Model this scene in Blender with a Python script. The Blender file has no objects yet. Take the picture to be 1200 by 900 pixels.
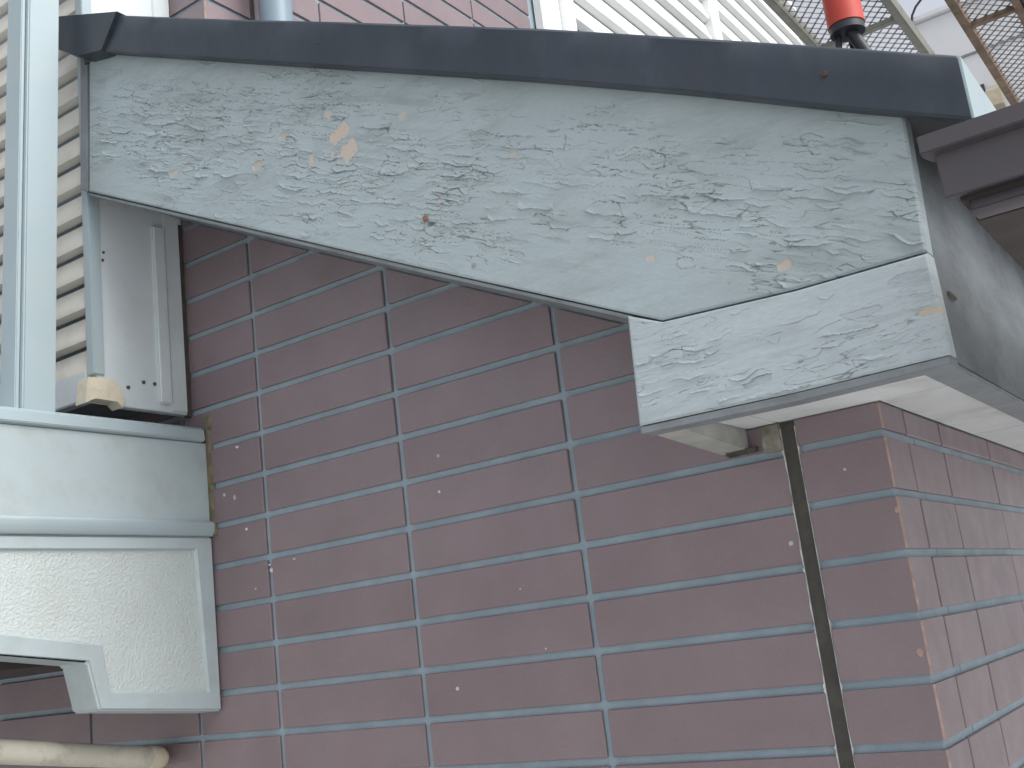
import bpy, bmesh, math, random
import numpy as np
from mathutils import Vector, Matrix, noise

# ------------------------------------------------------------------ camera
C = np.array([0.3594, -1.3289, 2.30])
YAW, PIT, ROL, FPX = -0.5816, 0.2275, -0.1211, 1308.36
fw = np.array([math.sin(YAW)*math.cos(PIT), math.cos(YAW)*math.cos(PIT), math.sin(PIT)])
r0 = np.array([math.cos(YAW), -math.sin(YAW), 0.0]); u0 = np.cross(r0, fw)
rt = r0*math.cos(ROL) + u0*math.sin(ROL); up = -r0*math.sin(ROL) + u0*math.cos(ROL)
scene = bpy.context.scene
col = scene.collection
cd = bpy.data.cameras.new('camera'); cam = bpy.data.objects.new('camera', cd); col.objects.link(cam)
cd.sensor_width = 36.0; cd.lens = FPX/1200*36.0; cd.clip_start = 0.02; cd.clip_end = 2000
M = Matrix.Identity(4)
for i in range(3):
    M[i][0] = rt[i]; M[i][1] = up[i]; M[i][2] = -fw[i]; M[i][3] = C[i]
cam.matrix_world = M
scene.camera = cam

# ------------------------------------------------------------------ sky, sun, exposure
S = Vector((1.0, -0.02, 1.30)).normalized()
world = bpy.data.worlds.new('World'); scene.world = world; world.use_nodes = True
nt = world.node_tree; nt.nodes.clear()
sky = nt.nodes.new('ShaderNodeTexSky'); sky.sky_type = 'NISHITA'; sky.sun_disc = False
sky.sun_elevation = math.asin(S.z); sky.sun_rotation = math.atan2(S.x, S.y)
sky.dust_density = 4.0; sky.air_density = 1.0
hs = nt.nodes.new('ShaderNodeHueSaturation'); hs.inputs['Saturation'].default_value = 0.30
bg = nt.nodes.new('ShaderNodeBackground'); bg.inputs['Strength'].default_value = 0.15
ow = nt.nodes.new('ShaderNodeOutputWorld')
nt.links.new(sky.outputs[0], hs.inputs['Color']); nt.links.new(hs.outputs[0], bg.inputs[0]); nt.links.new(bg.outputs[0], ow.inputs[0])
sl = bpy.data.lights.new('sun', 'SUN'); sl.energy = 1.5; sl.angle = math.radians(50); sl.color = (1.0, 0.985, 0.965)
so = bpy.data.objects.new('sun', sl); col.objects.link(so)
so.rotation_euler = S.to_track_quat('Z', 'Y').to_euler(); so.location = (3, -3, 8)
vs = scene.view_settings
vs.view_transform = 'Standard'; vs.look = 'None'; vs.gamma = 1.0; vs.use_curve_mapping = False
vs.exposure = 0.62

# ------------------------------------------------------------------ helpers
random.seed(7)
def P(x, y, ax, val):
    """pixel of the photograph + a known plane -> point"""
    d = fw + rt*(x-600)/FPX - up*(y-450)/FPX
    i = 'xyz'.index(ax); t = (val - C[i])/d[i]
    return Vector(C + t*d)

def wloc(o):
    v = Vector((0, 0, 0))
    while o is not None:
        v += o.location; o = o.parent
    return v

def thing(name, loc, label, cat, group=None):
    o = bpy.data.objects.new(name, None); col.objects.link(o); o.location = loc
    o.empty_display_size = 0.05
    o['label'] = label; o['category'] = cat
    if group: o['group'] = group
    return o

def link(name, me, parent=None, loc=(0, 0, 0)):
    o = bpy.data.objects.new(name, me); col.objects.link(o)
    o.parent = parent; o.location = Vector(loc) - (wloc(parent) if parent else Vector((0, 0, 0)))
    return o

def smooth_by_angle(me, ang=40):
    for p in me.polygons: p.use_smooth = True
    me.set_sharp_from_angle(angle=math.radians(ang))

def bm_obj(name, bm, mat, parent=None, bevel=0.0, seg=2, smooth=True, mats=None):
    """bm in world coordinates; origin goes to the centre of its bounds"""
    if bevel:
        bmesh.ops.bevel(bm, geom=list(bm.edges), offset=bevel, segments=seg, affect='EDGES', clamp_overlap=True)
    bmesh.ops.recalc_face_normals(bm, faces=list(bm.faces))
    cs = [v.co for v in bm.verts]
    c = Vector([(min(v[i] for v in cs) + max(v[i] for v in cs))/2 for i in range(3)])
    bmesh.ops.translate(bm, verts=list(bm.verts), vec=-c)
    me = bpy.data.meshes.new(name); bm.to_mesh(me); bm.free()
    for m in (mats or [mat]): me.materials.append(m)
    if smooth: smooth_by_angle(me)
    return link(name, me, parent, c)

def add_box(bm, a, b):
    x0, y0, z0 = [min(a[i], b[i]) for i in range(3)]; x1, y1, z1 = [max(a[i], b[i]) for i in range(3)]
    vs_ = [bm.verts.new(p) for p in ((x0,y0,z0),(x1,y0,z0),(x1,y1,z0),(x0,y1,z0),(x0,y0,z1),(x1,y0,z1),(x1,y1,z1),(x0,y1,z1))]
    for f in ((0,3,2,1),(4,5,6,7),(0,1,5,4),(1,2,6,5),(2,3,7,6),(3,0,4,7)): bm.faces.new([vs_[i] for i in f])

def box(name, a, b, mat, parent=None, bevel=0.0015, seg=2):
    bm = bmesh.new(); add_box(bm, a, b)
    return bm_obj(name, bm, mat, parent, bevel, seg)

def add_prism(bm, pts, vec):
    vec = Vector(vec)
    a = [bm.verts.new(p) for p in pts]; b = [bm.verts.new(Vector(p)+vec) for p in pts]
    n = len(a)
    bm.faces.new(a); bm.faces.new(b[::-1])
    for i in range(n): bm.faces.new([a[i], b[i], b[(i+1) % n], a[(i+1) % n]])

def prism(name, pts, vec, mat, parent=None, bevel=0.0, seg=2):
    bm = bmesh.new(); add_prism(bm, pts, vec)
    return bm_obj(name, bm, mat, parent, bevel, seg)

def add_tube(bm, pts, r, n=20, cap=True):
    pts = [Vector(p) for p in pts]; rings = []
    for i, p in enumerate(pts):
        t = (pts[min(i+1, len(pts)-1)] - pts[max(i-1, 0)]).normalized()
        a = t.orthogonal().normalized() if i == 0 else (a0 - t*a0.dot(t)).normalized()
        a0 = a; b = t.cross(a)
        rr = r[i] if isinstance(r, (list, tuple)) else r
        rings.append([bm.verts.new(p + (a*math.cos(2*math.pi*k/n) + b*math.sin(2*math.pi*k/n))*rr) for k in range(n)])
    for A, B in zip(rings, rings[1:]):
        for k in range(n): bm.faces.new([A[k], A[(k+1) % n], B[(k+1) % n], B[k]])
    if cap: bm.faces.new(rings[0][::-1]); bm.faces.new(rings[-1])

def tube(name, pts, r, mat, parent=None, n=20):
    bm = bmesh.new(); add_tube(bm, pts, r, n)
    return bm_obj(name, bm, mat, parent)

def clip(poly, a, b, c):
    """keep a*x+b*y<=c"""
    out = []
    for i in range(len(poly)):
        p, q = poly[i], poly[(i+1) % len(poly)]
        dp, dq = a*p[0]+b*p[1]-c, a*q[0]+b*q[1]-c
        if dp <= 0: out.append(p)
        if dp*dq < 0:
            t = dp/(dp-dq); out.append((p[0]+(q[0]-p[0])*t, p[1]+(q[1]-p[1])*t))
    return out

# ------------------------------------------------------------------ materials
def mat(name, c, rough=0.6, var=0.12, vscale=6.0, c2=None, c2amt=0.0, c2scale=3.0, bump=0.0, bscale=120.0, stretch=(1,1,1), rand=0.0, metal=0.0, spec=0.5, fine=0.0, fscale=400.0):
    m = bpy.data.materials.new(name); m.use_nodes = True
    t = m.node_tree; N = t.nodes; L = t.links
    b = N['Principled BSDF']; b.inputs['Roughness'].default_value = rough; b.inputs['Metallic'].default_value = metal
    b.inputs['Specular IOR Level'].default_value = spec
    g = N.new('ShaderNodeNewGeometry'); mp = N.new('ShaderNodeMapping'); mp.inputs['Scale'].default_value = stretch
    L.new(g.outputs['Position'], mp.inputs['Vector'])
    def nz(scale, det=6, ro=0.6):
        n = N.new('ShaderNodeTexNoise'); n.inputs['Scale'].default_value = scale; n.inputs['Detail'].default_value = det; n.inputs['Roughness'].default_value = ro
        L.new(mp.outputs[0], n.inputs['Vector']); return n.outputs['Fac']
    def mr(v, a, bb, lo, hi):
        n = N.new('ShaderNodeMapRange'); L.new(v, n.inputs['Value'])
        for k, x in zip(('From Min','From Max','To Min','To Max'), (a, bb, lo, hi)): n.inputs[k].default_value = x
        return n.outputs[0]
    def mul(col_, fac):
        n = N.new('ShaderNodeMix'); n.data_type = 'RGBA'; n.blend_type = 'MULTIPLY'; n.inputs['Factor'].default_value = 1
        L.new(col_, n.inputs['A']); L.new(fac, n.inputs['B']); return n.outputs['Result']
    rgb = N.new('ShaderNodeRGB'); rgb.outputs[0].default_value = (*c, 1); cur = rgb.outputs[0]
    if c2:
        n = N.new('ShaderNodeMix'); n.data_type = 'RGBA'
        n2 = nz(c2scale, 9, 0.65); L.new(mr(n2, 0.5, 0.72, 0, c2amt), n.inputs['Factor'])
        L.new(cur, n.inputs['A']); n.inputs['B'].default_value = (*c2, 1); cur = n.outputs['Result']
    if var: cur = mul(cur, mr(nz(vscale), 0.3, 0.7, 1-var, 1+var))
    if fine: cur = mul(cur, mr(nz(fscale, 3), 0.3, 0.7, 1-fine, 1+fine))
    if rand:
        oi = N.new('ShaderNodeObjectInfo'); cur = mul(cur, mr(oi.outputs['Random'], 0, 1, 1-rand, 1+rand))
    L.new(cur, b.inputs['Base Color'])
    L.new(mr(nz(vscale*2.3), 0.3, 0.7, max(rough-0.08, 0.05), min(rough+0.1, 1)), b.inputs['Roughness'])
    if bump:
        bn = N.new('ShaderNodeBump'); bn.inputs['Strength'].default_value = 1.0; bn.inputs['Distance'].default_value = bump
        L.new(nz(bscale, 4), bn.inputs['Height']); L.new(bn.outputs[0], b.inputs['Normal'])
    return m

m_tile = mat('glazed_mauve_tile', (0.200, 0.150, 0.162), 0.40, 0.09, 7, c2=(0.225, 0.188, 0.195), c2amt=0.4, c2scale=5, bump=0.0004, bscale=220, rand=0.05, fine=0.05, spec=0.75)
m_tile_edge = mat('worn_tile_edge', (0.36, 0.255, 0.215), 0.7, 0.35, 60)
m_grout = mat('blue_grey_grout', (0.27, 0.34, 0.385), 0.9, 0.12, 14, c2=(0.36, 0.42, 0.46), c2amt=0.35, c2scale=18, bump=0.0008, bscale=300)
m_seal = mat('weathered_sealant', (0.062, 0.057, 0.050), 0.75, 0.2, 40, c2=(0.10, 0.09, 0.065), c2amt=0.45, c2scale=45, bump=0.001, bscale=90)
m_efflo = mat('lime_bloom', (0.52, 0.54, 0.54), 0.95, 0.3, 60)
m_mortar = mat('stained_mortar', (0.25, 0.24, 0.20), 0.95, 0.35, 35, c2=(0.09, 0.075, 0.05), c2amt=0.9, c2scale=30, bump=0.002, bscale=120)
m_white = mat('white_coated_metal', (0.60, 0.665, 0.685), 0.38, 0.05, 5, c2=(0.50, 0.51, 0.47), c2amt=0.45, c2scale=9, fine=0.02)
m_white_dim = mat('dimmed_white_coating', (0.42, 0.495, 0.515), 0.42, 0.06, 5, c2=(0.33, 0.355, 0.325), c2amt=0.5, c2scale=12, fine=0.03)  # same white, base darkened where balcony faces came out over-lit; blotches are dirt
m_white_lit = mat('lit_white_coating', (0.80, 0.82, 0.82), 0.4, 0.03, 5)  # same white, colour lifted to imitate stronger light on the upper shutters
m_alu = mat('white_aluminium', (0.36, 0.445, 0.475), 0.36, 0.04, 5, c2=(0.42, 0.45, 0.42), c2amt=0.35, c2scale=12)
m_stucco = mat('white_stucco_panel', (0.535, 0.60, 0.595), 0.55, 0.05, 6, c2=(0.46, 0.47, 0.44), c2amt=0.4, c2scale=10, bump=0.0030, bscale=240)
m_slat = mat('cream_shutter_slat', (0.66, 0.64, 0.575), 0.5, 0.05, 5, c2=(0.42, 0.40, 0.32), c2amt=0.4, c2scale=14)
m_bracket = mat('yellowed_plastic', (0.62, 0.57, 0.45), 0.5, 0.1, 12, c2=(0.3, 0.26, 0.19), c2amt=0.5, c2scale=30)
m_cap = mat('dark_painted_flashing', (0.027, 0.037, 0.050), 0.42, 0.25, 7, c2=(0.050, 0.056, 0.066), c2amt=0.6, c2scale=11, stretch=(1, 1, 0.45), fine=0.08, fscale=120, bump=0.0015, bscale=9)
m_fascia = mat('stained_grey_plywood', (0.155, 0.175, 0.19), 0.75, 0.28, 7, c2=(0.07, 0.075, 0.08), c2amt=0.8, c2scale=6, stretch=(1, 0.6, 1.5), bump=0.0012, bscale=90)
m_soffit = mat('white_soffit_board', (0.64, 0.67, 0.68), 0.7, 0.07, 6, c2=(0.36, 0.35, 0.31), c2amt=0.5, c2scale=10)
m_trim = mat('grey_edge_trim', (0.20, 0.225, 0.24), 0.6, 0.15, 16, c2=(0.12, 0.12, 0.12), c2amt=0.6, c2scale=20)
m_batten = mat('bare_grey_batten', (0.36, 0.37, 0.35), 0.8, 0.2, 15, c2=(0.2, 0.17, 0.13), c2amt=0.6, c2scale=18)
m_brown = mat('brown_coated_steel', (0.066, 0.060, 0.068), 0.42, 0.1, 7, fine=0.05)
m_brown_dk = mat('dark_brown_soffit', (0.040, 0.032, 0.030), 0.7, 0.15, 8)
m_pipe_grey = mat('grey_downpipe', (0.20, 0.27, 0.32), 0.35, 0.06, 8)
m_pipe_cream = mat('dirty_cream_pipe', (0.60, 0.58, 0.49), 0.55, 0.1, 10, c2=(0.22, 0.20, 0.15), c2amt=0.6, c2scale=26)
m_pipe_end = mat('cream_pipe_elbow', (0.62, 0.57, 0.44), 0.5, 0.08, 10)
m_steel = mat('galvanised_steel', (0.20, 0.20, 0.17), 0.5, 0.2, 15, metal=0.3)
m_rust = mat('rusty_brown_steel', (0.155, 0.105, 0.07), 0.7, 0.3, 12, c2=(0.27, 0.21, 0.16), c2amt=0.7, c2scale=20)
m_mesh = mat('mesh_steel', (0.22, 0.22, 0.23), 0.5, 0.1, 15, metal=0.4)
m_red = mat('red_plastic', (0.47, 0.050, 0.032), 0.5, 0.1, 12, c2=(0.33, 0.06, 0.045), c2amt=0.5, c2scale=20)
m_black = mat('black_steel', (0.02, 0.022, 0.03), 0.45, 0.1, 12)
m_nwall = mat('pale_render', (0.60, 0.61, 0.63), 0.8, 0.06, 1.5)
m_tan = mat('tan_hood', (0.38, 0.34, 0.25), 0.7, 0.2, 8)
m_slate = mat('grey_slate_roof', (0.07, 0.075, 0.08), 0.7, 0.2, 6)
m_ground = mat('concrete_yard', (0.47, 0.465, 0.455), 0.9, 0.15, 1.2, c2=(0.32, 0.315, 0.305), c2amt=0.5, c2scale=0.7, bump=0.003, bscale=60)
m_grime = mat('mossy_caulk', (0.16, 0.145, 0.09), 0.9, 0.4, 45, c2=(0.05, 0.05, 0.03), c2amt=0.9, c2scale=40, bump=0.002, bscale=110)
m_nail = mat('rusted_nail', (0.24, 0.135, 0.09), 0.85, 0.3, 80)
m_rustspot = mat('dark_rust_spot', (0.085, 0.040, 0.032), 0.9, 0.2, 60)
m_screw = mat('dull_screw', (0.14, 0.13, 0.11), 0.5, 0.1, 12, metal=0.5)

def paint_mat(name, base, dark, wood):
    """weathered paint; the mesh attribute 'bare' is 1 where the coat has come off, 'wood' where timber shows"""
    m = mat(name, base, 0.62, 0.07, 9, c2=tuple(0.78*x for x in base), c2amt=0.75, c2scale=26, bump=0.00045, bscale=170, stretch=(0.45, 1, 1.7), fine=0.045, fscale=260)
    t = m.node_tree; N = t.nodes; L = t.links; b = N['Principled BSDF']
    src = b.inputs['Base Color'].links[0].from_socket
    for an, cc in (('bare', dark), ('wood', wood)):
        at = N.new('ShaderNodeAttribute'); at.attribute_name = an
        mx = N.new('ShaderNodeMix'); mx.data_type = 'RGBA'
        L.new(at.outputs['Fac'], mx.inputs['Factor']); L.new(src, mx.inputs['A']); mx.inputs['B'].default_value = (*cc, 1)
        src = mx.outputs['Result']
    L.new(src, b.inputs['Base Color'])
    return m
m_paint = paint_mat('peeling_blue_grey_paint', (0.348, 0.412, 0.428), (0.09, 0.105, 0.112), (0.50, 0.43, 0.37))
m_paint2 = paint_mat('flaking_pale_grey_paint', (0.40, 0.46, 0.485), (0.11, 0.125, 0.135), (0.50, 0.45, 0.35))

# ------------------------------------------------------------------ ground
bm = bmesh.new()
v = [bm.verts.new(p) for p in ((-600,-600,0),(600,-600,0),(600,600,0),(-600,600,0))]; bm.faces.new(v)
me = bpy.data.meshes.new('ground'); bm.to_mesh(me); bm.free(); me.materials.append(m_ground)
g = link('ground', me); g['kind'] = 'structure'; g['label'] = 'pale concrete yard around the house'

# ------------------------------------------------------------------ lower tiled wall
PH, PW, JH, JV = 0.071, 0.3047, 0.0105, 0.0095
Z0 = 2.9875
TH = 0.0052                     # tiles stand this far proud of the grout
XR, XL4 = -0.1065, -0.1269      # edges of the sealant joint
YB = -0.215                     # plane of the barge board
pL_, pK_ = P(104, 224, 'y', YB), P(741, 368, 'y', YB)
SL = (pL_.z-pK_.z)/(pK_.x-pL_.x)                 # pitch of the eave
SLC = pK_.z + SL*pK_.x - 0.004                   # its underside: z = SLC - SL*x
XE = P(750, 500, 'y', YB).x                      # left end of the level eave box
ZSO = 2.5285                                     # level soffit

wall = thing('tiled_wall', (-1.0, 0.1, 0), 'mauve tiled lower house wall with grey joints and an outside corner', 'wall')
bm = bmesh.new()
add_prism(bm, [(-TH, TH, 0), (-TH, TH, 2.533), (XE, TH, 2.533), (XE, TH, SLC-SL*XE+0.006), (-1.45, TH, SLC+SL*1.45+0.006), (-3.6, TH, SLC+SL*1.45+0.006), (-3.6, TH, 0)], (0, 0.14, 0))
bm_obj('grout_bed', bm, m_grout, wall, smooth=False)
bm = bmesh.new(); add_box(bm, (-0.15, 0.1475, 0), (-TH, 3.9, 2.533))
bm_obj('grout_bed', bm, m_grout, wall, smooth=False)

tile_meshes = {}
def tile_mesh(w, h, d, key='x'):
    """face in the XZ plane at y=0 (key x) or in the YZ plane at x=0 facing +x (key y)"""
    k = (round(w, 4), round(h, 4), key)
    if k not in tile_meshes:
        bm = bmesh.new()
        if key == 'x': add_box(bm, (-w/2, 0, -h/2), (w/2, d, h/2))
        else: add_box(bm, (-d, -w/2, -h/2), (0, w/2, h/2))
        bmesh.ops.bevel(bm, geom=list(bm.edges), offset=0.0011, segments=1, affect='EDGES')
        bmesh.ops.recalc_face_normals(bm, faces=list(bm.faces))
        me = bpy.data.meshes.new('tile'); bm.to_mesh(me); bm.free(); me.materials.append(m_tile); tile_meshes[k] = me
    return tile_meshes[k]
D = TH + 0.004
def jit(a=0.0007): return random.uniform(-a, a)
def wall_tile(parent, x0, x1, z0, z1, y=0.0):
    """front tile, clipped below the sloping eave"""
    poly = [(x0, z0), (x1, z0), (x1, z1), (x0, z1)]
    zl = 2.5275
    if x1 <= XE: cl = clip(poly, SL, 1.0, SLC)
    elif z1 <= zl: cl = poly
    elif z0 >= zl: cl = clip(clip(poly, 1.0, 0.0, XE), SL, 1.0, SLC)
    else:                                  # notched round the end of the eave box
        cl = [(x0, z0), (x1, z0), (x1, zl), (XE, zl), (XE, z1), (x0, z1)] if x0 < XE else clip(poly, 0.0, 1.0, zl)
    if len(cl) < 3: return
    zs = [p[1] for p in cl]; xs = [p[0] for p in cl]
    if max(zs)-min(zs) < 0.006 or max(xs)-min(xs) < 0.006: return
    if len(cl) == 4 and cl == poly:
        o = link('tile', tile_mesh(x1-x0, z1-z0, D), parent, ((x0+x1)/2, y+jit(), (z0+z1)/2))
        o.rotation_euler = (jit(0.004), 0, jit(0.0025))
    else:
        prism('tile', [(p[0], y, p[1]) for p in cl], (0, D, 0), m_tile, parent)

XV = [XL4 + 0.001, XL4 - PW, XL4 - 2*PW, XL4 - 3*PW, -1.236, -1.236-PW, -1.236-2*PW, -1.236-3*PW]
rows = list(range(-5, 14))
def corner_tile(parent, xf, ys, z0, z1, X0=0.0):
    """L-shaped tile wrapping the outside corner, its arris worn"""
    b = 0.0022; bm = bmesh.new()
    pl = [(xf, 0), (X0-b, 0), (X0, b), (X0, ys), (X0-D, ys), (X0-D, D), (xf, D)]
    lo = [bm.verts.new((p[0], p[1], z0)) for p in pl]; hi = [bm.verts.new((p[0], p[1], z1)) for p in pl]
    n = len(pl); bm.faces.new(lo[::-1]); bm.faces.new(hi)
    for i in range(n):
        f = bm.faces.new([lo[i], lo[(i+1) % n], hi[(i+1) % n], hi[i]])
        if i == 1: f.material_index = 1
    return bm_obj('corner_tile', bm, None, parent, smooth=False, mats=[m_tile, m_tile_edge])

for r in rows:
    z1 = Z0 - r*PH - JH/2; z0 = z1 - PH + JH
    for i in range(7):
        xb, xa = XV[i], XV[i+1]
        if i < 5 or r > 2: wall_tile(wall, xa + JV/2, xb - (JV/2 if i else 0), z0, z1)
    zt = min(z1, 2.5275)
    if zt - z0 > 0.01:
        corner_tile(wall, XR, 0.0971-0.0034, z0, zt)
        for a, b in ((0.0971, 0.2708), (0.2708, 0.5754), (0.5754, 0.880), (0.880, 1.185), (1.185, 1.49)):
            o = link('tile', tile_mesh(b-a-0.0068, zt-z0, D, 'y'), wall, (jit(0.0004), (a+b)/2, (z0+zt)/2)); o.rotation_euler = (0, jit(0.002), jit(0.0007))
# courses nearer the ground, below the picture
bm = bmesh.new()
for r in range(14, 42):
    z1 = Z0 - r*PH - JH/2; z0 = z1 - PH + JH
    for i in range(7): add_box(bm, (XV[i+1]+JV/2, 0, z0), (XV[i]-(JV/2 if i else 0), D, z1))
    add_box(bm, (XR, 0, z0), (0, D, z1)); add_box(bm, (-D, D+0.0001, z0), (0, 0.0946, z1))
    for a, b in ((0.0971, 0.2708), (0.2708, 0.5754), (0.5754, 0.880), (0.880, 1.185), (1.185, 1.49)): add_box(bm, (-D, a+.0025, z0), (0, b-.0025, z1))
o = bm_obj('lower_course_tiles', bm, m_tile, wall, smooth=False); o['kind'] = 'stuff'

# sealant joint with ragged lime bloom on both sides
bm = bmesh.new(); n = 90; zz = [1.0 + (2.5275-1.0)*k/n for k in range(n+1)]
ring = []
for k, z in enumerate(zz):
    w = 0.0006*noise.noise((z*60, 1, 0))
    ring.append([bm.verts.new((XL4+0.001+w, 0.0005, z)), bm.verts.new((XL4+0.004, 0.0028+w, z)), bm.verts.new((XR-0.004, 0.0030-w, z)), bm.verts.new((XR-0.0005+w, 0.0005, z)), bm.verts.new((XR-0.0005, TH, z)), bm.verts.new((XL4+0.001, TH, z))])
for A, B in zip(ring, ring[1:]):
    for k in range(6): bm.faces.new([A[k], A[(k+1) % 6], B[(k+1) % 6], B[k]])
bm.faces.new(ring[0]); bm.faces.new(ring[-1][::-1])
bm_obj('sealant_joint', bm, m_seal, wall)
for side, xe in ((-1, XL4+0.0015), (1, XR-0.0008)):
    bm = bmesh.new(); n = 260; A = None
    for k in range(n+1):
        z = 1.9 + (2.52-1.9)*k/n
        ph = ((Z0 - z)/PH) % 1.0; near = max(0, 1-abs(ph if ph < .5 else ph-1)/0.14)
        w = max(0.0003, 0.0008 + 0.0016*noise.noise((z*45, side*3, 2)) + (0.005 if side < 0 else 0.0025)*near*max(0, 0.25+1.1*noise.noise((z*190, side, 5))))
        if side > 0: w *= 0.6
        y = -0.0011
        B = [bm.verts.new((xe, y, z)), bm.verts.new((xe+side*w, y, z)), bm.verts.new((xe+side*w, 0.006, z)), bm.verts.new((xe, 0.006, z))]
        if A:
            for q in range(4): bm.faces.new([A[q], A[(q+1) % 4], B[(q+1) % 4], B[q]])
        A = B
    bm_obj('lime_bloom', bm, m_efflo, wall)
def blob(name, c, r, mat_, parent, nrm='y', th=0.0014, sx=1.0, n=12, seed=0):
    bm = bmesh.new(); ctr = bm.verts.new((0, 0, 0)); lo = []; hi = []
    def at(a, rr, d):
        p, q_ = math.cos(a)*rr*sx, math.sin(a)*rr
        return (p, -d, q_) if nrm == 'y' else (d, p, q_)
    for k in range(n):
        a = 2*math.pi*k/n; rr = r*(1+0.35*noise.noise((math.cos(a)*1.7+seed*7.1, math.sin(a)*1.7, seed)))
        lo.append(bm.verts.new(at(a, rr, -0.0015))); hi.append(bm.verts.new(at(a, rr*0.7, th)))
    ctr.co = at(0, 0, th*1.15)
    for k in range(n):
        j = (k+1) % n
        bm.faces.new([lo[k], lo[j], hi[j], hi[k]]); bm.faces.new([hi[k], hi[j], ctr])
    bmesh.ops.translate(bm, verts=list(bm.verts), vec=c)
    return bm_obj(name, bm, mat_, parent)
for s, (px, py, r, sx) in enumerate(((514,534,.0030,1),(515,576,.0030,1),(536,807,.0032,1),(927,637,.0036,1),(990,550,.0022,1),(318,668,.0050,.7),(316,662,.0022,.7),(263,580,.0040,.8),(275,583,.0055,.5),(289,620,.0030,1),(278,524,.0035,1.3),(300,690,.002,1),(610,690,.0015,1),(345,655,.002,1.5),(640,760,.0018,1))):
    blob('paint_speck', P(px, py, 'y', 0), r, m_efflo, wall, seed=s+1, sx=sx)
blob('chipped_glaze', P(1078, 764, 'y', 0), .0065, m_tile_edge, wall, seed=30, sx=.8, th=.0008)
blob('chipped_glaze', P(1051, 597, 'y', 0), .0045, m_tile_edge, wall, seed=31, sx=.7, th=.0008)
# grime where the balcony meets the wall, mortar pad under the eave
bm = bmesh.new()
A = None
for k in range(61):
    z = 2.545 + 0.215*k/60; w = 0.0015 + 0.009*max(0, noise.noise((z*55, 3, 1))) + (0.007 if z > 2.738 or z < 2.556 else 0)
    B = [bm.verts.new((-1.178, -0.004, z)), bm.verts.new((-1.172+w*.6, -0.004-0.002*noise.noise((z*90, 9, 1)), z)), bm.verts.new((-1.170+max(w, .003), 0.003, z)), bm.verts.new((-1.178, 0.003, z))]
    if A:
        for q in range(4): bm.faces.new([A[q], A[(q+1) % 4], B[(q+1) % 4], B[q]])
    A = B
bm_obj('mossy_caulking', bm, m_grime, wall)
bm = bmesh.new(); add_box(bm, (-0.149, -0.005, 2.494), (-0.1265, 0.004, 2.527))
bmesh.ops.subdivide_edges(bm, edges=list(bm.edges), cuts=5, use_grid_fill=True)
for v in bm.verts: v.co += Vector([0.0022*noise.noise(v.co*140+Vector((k*9, 0, 0))) for k in range(3)])
bm_obj('mortar_patch', bm, m_mortar, wall)

# ------------------------------------------------------------------ upper tiled wall
XU = -1.113
upw = thing('tiled_wall', (XU, 0.1, 3.3), 'sunlit upper storey mauve tiled wall rising behind the dark roof edge', 'wall')
ZU = 3.5795
bm = bmesh.new()
add_box(bm, (-3.6, TH, 3.40), (XU-TH, 0.15, 5.7)); add_box(bm, (XU-0.15, 0.1501, 3.42), (XU-TH, 3.95, 5.7))
bm_obj('grout_bed', bm, m_grout, upw, smooth=False)
for k in range(-2, 11):
    z0 = ZU + k*PH + JH/2; z1 = z0 + PH - JH
    corner_tile(upw, XU-0.16, 0.1180, z0, z1, XU)
    for a, b in ((0.129, 0.326), (0.326, 0.633), (0.633, 0.9385), (0.9385, 1.2435)):
        if z1 < 3.50 and a > 0.3: continue
        o = link('tile', tile_mesh(b-a-0.006, z1-z0, D, 'y'), upw, (XU+jit(), (a+b)/2, (z0+z1)/2))
box('sealant_joint', (XU-0.008, 0.119, 3.42), (XU-0.0025, 0.1305, 5.6), m_seal, upw, bevel=0.0008)

# grey downpipe on the upper wall
dp = thing('downpipe', (XU+0.05, 0.122, 3.45), 'round grey downpipe on the upper tiled wall above the roof', 'pipe')
dpx, dpy = XU+0.063, 0.127
tube('pipe', [(dpx, dpy, 3.44), (dpx, dpy, 4.6)], 0.033, m_pipe_grey, dp, 28)
tube('socket', [(dpx, dpy, 3.64), (dpx, dpy, 3.72)], 0.0365, m_pipe_grey, dp, 28)
bm = bmesh.new(); add_tube(bm, [(dpx, dpy, 3.80), (dpx, dpy, 3.825)], 0.036, 24); add_box(bm, (XU-0.002, dpy-0.008, 3.802), (dpx-0.025, dpy+0.008, 3.822))
bm_obj('clamp', bm, m_steel, dp)

# shuttered window of the upper wall
ws = thing('window_shutter', (XU+0.01, 2.6, 4.0), 'white slatted shutter panels on the upper wall behind the roof', 'shutter')
box('jamb', (XU+0.0005, 1.268, 3.62), (XU+0.030, 1.345, 5.6), m_white_lit, ws, 0.003)
box('jamb', (XU+0.0005, 1.347, 3.62), (XU+0.018, 1.398, 5.6), m_white_lit, ws, 0.002)
box('jamb', (XU+0.0005, 1.400, 3.62), (XU+0.034, 1.468, 5.6), m_white_lit, ws, 0.003)
box('mullion', (XU+0.0005, 2.655, 3.62), (XU+0.036, 2.745, 5.6), m_white_lit, ws, 0.003)
def louvre(name, p0, p1, out, z, pitch, d, mat_, parent):
    """one slat from p0 to p1 (xy), lower lip proud by d along out"""
    p0 = Vector((*p0, 0)); p1 = Vector((*p1, 0)); o_ = Vector((*out, 0))
    prof = [(0.0, 0.004), (0.25*d, 0.004-0.0), (d, 0.010*pitch/.0575), (d, 0.018*pitch/.0575), (0.55*d, pitch*0.55), (0.12*d, pitch-0.0035), (0.0, pitch-0.0035)]
    pts = [p0 + o_*a + Vector((0, 0, z+b)) for a, b in prof]
    bm = bmesh.new(); add_prism(bm, pts, p1-p0)
    return bm_obj(name, bm, mat_, parent)
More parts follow.
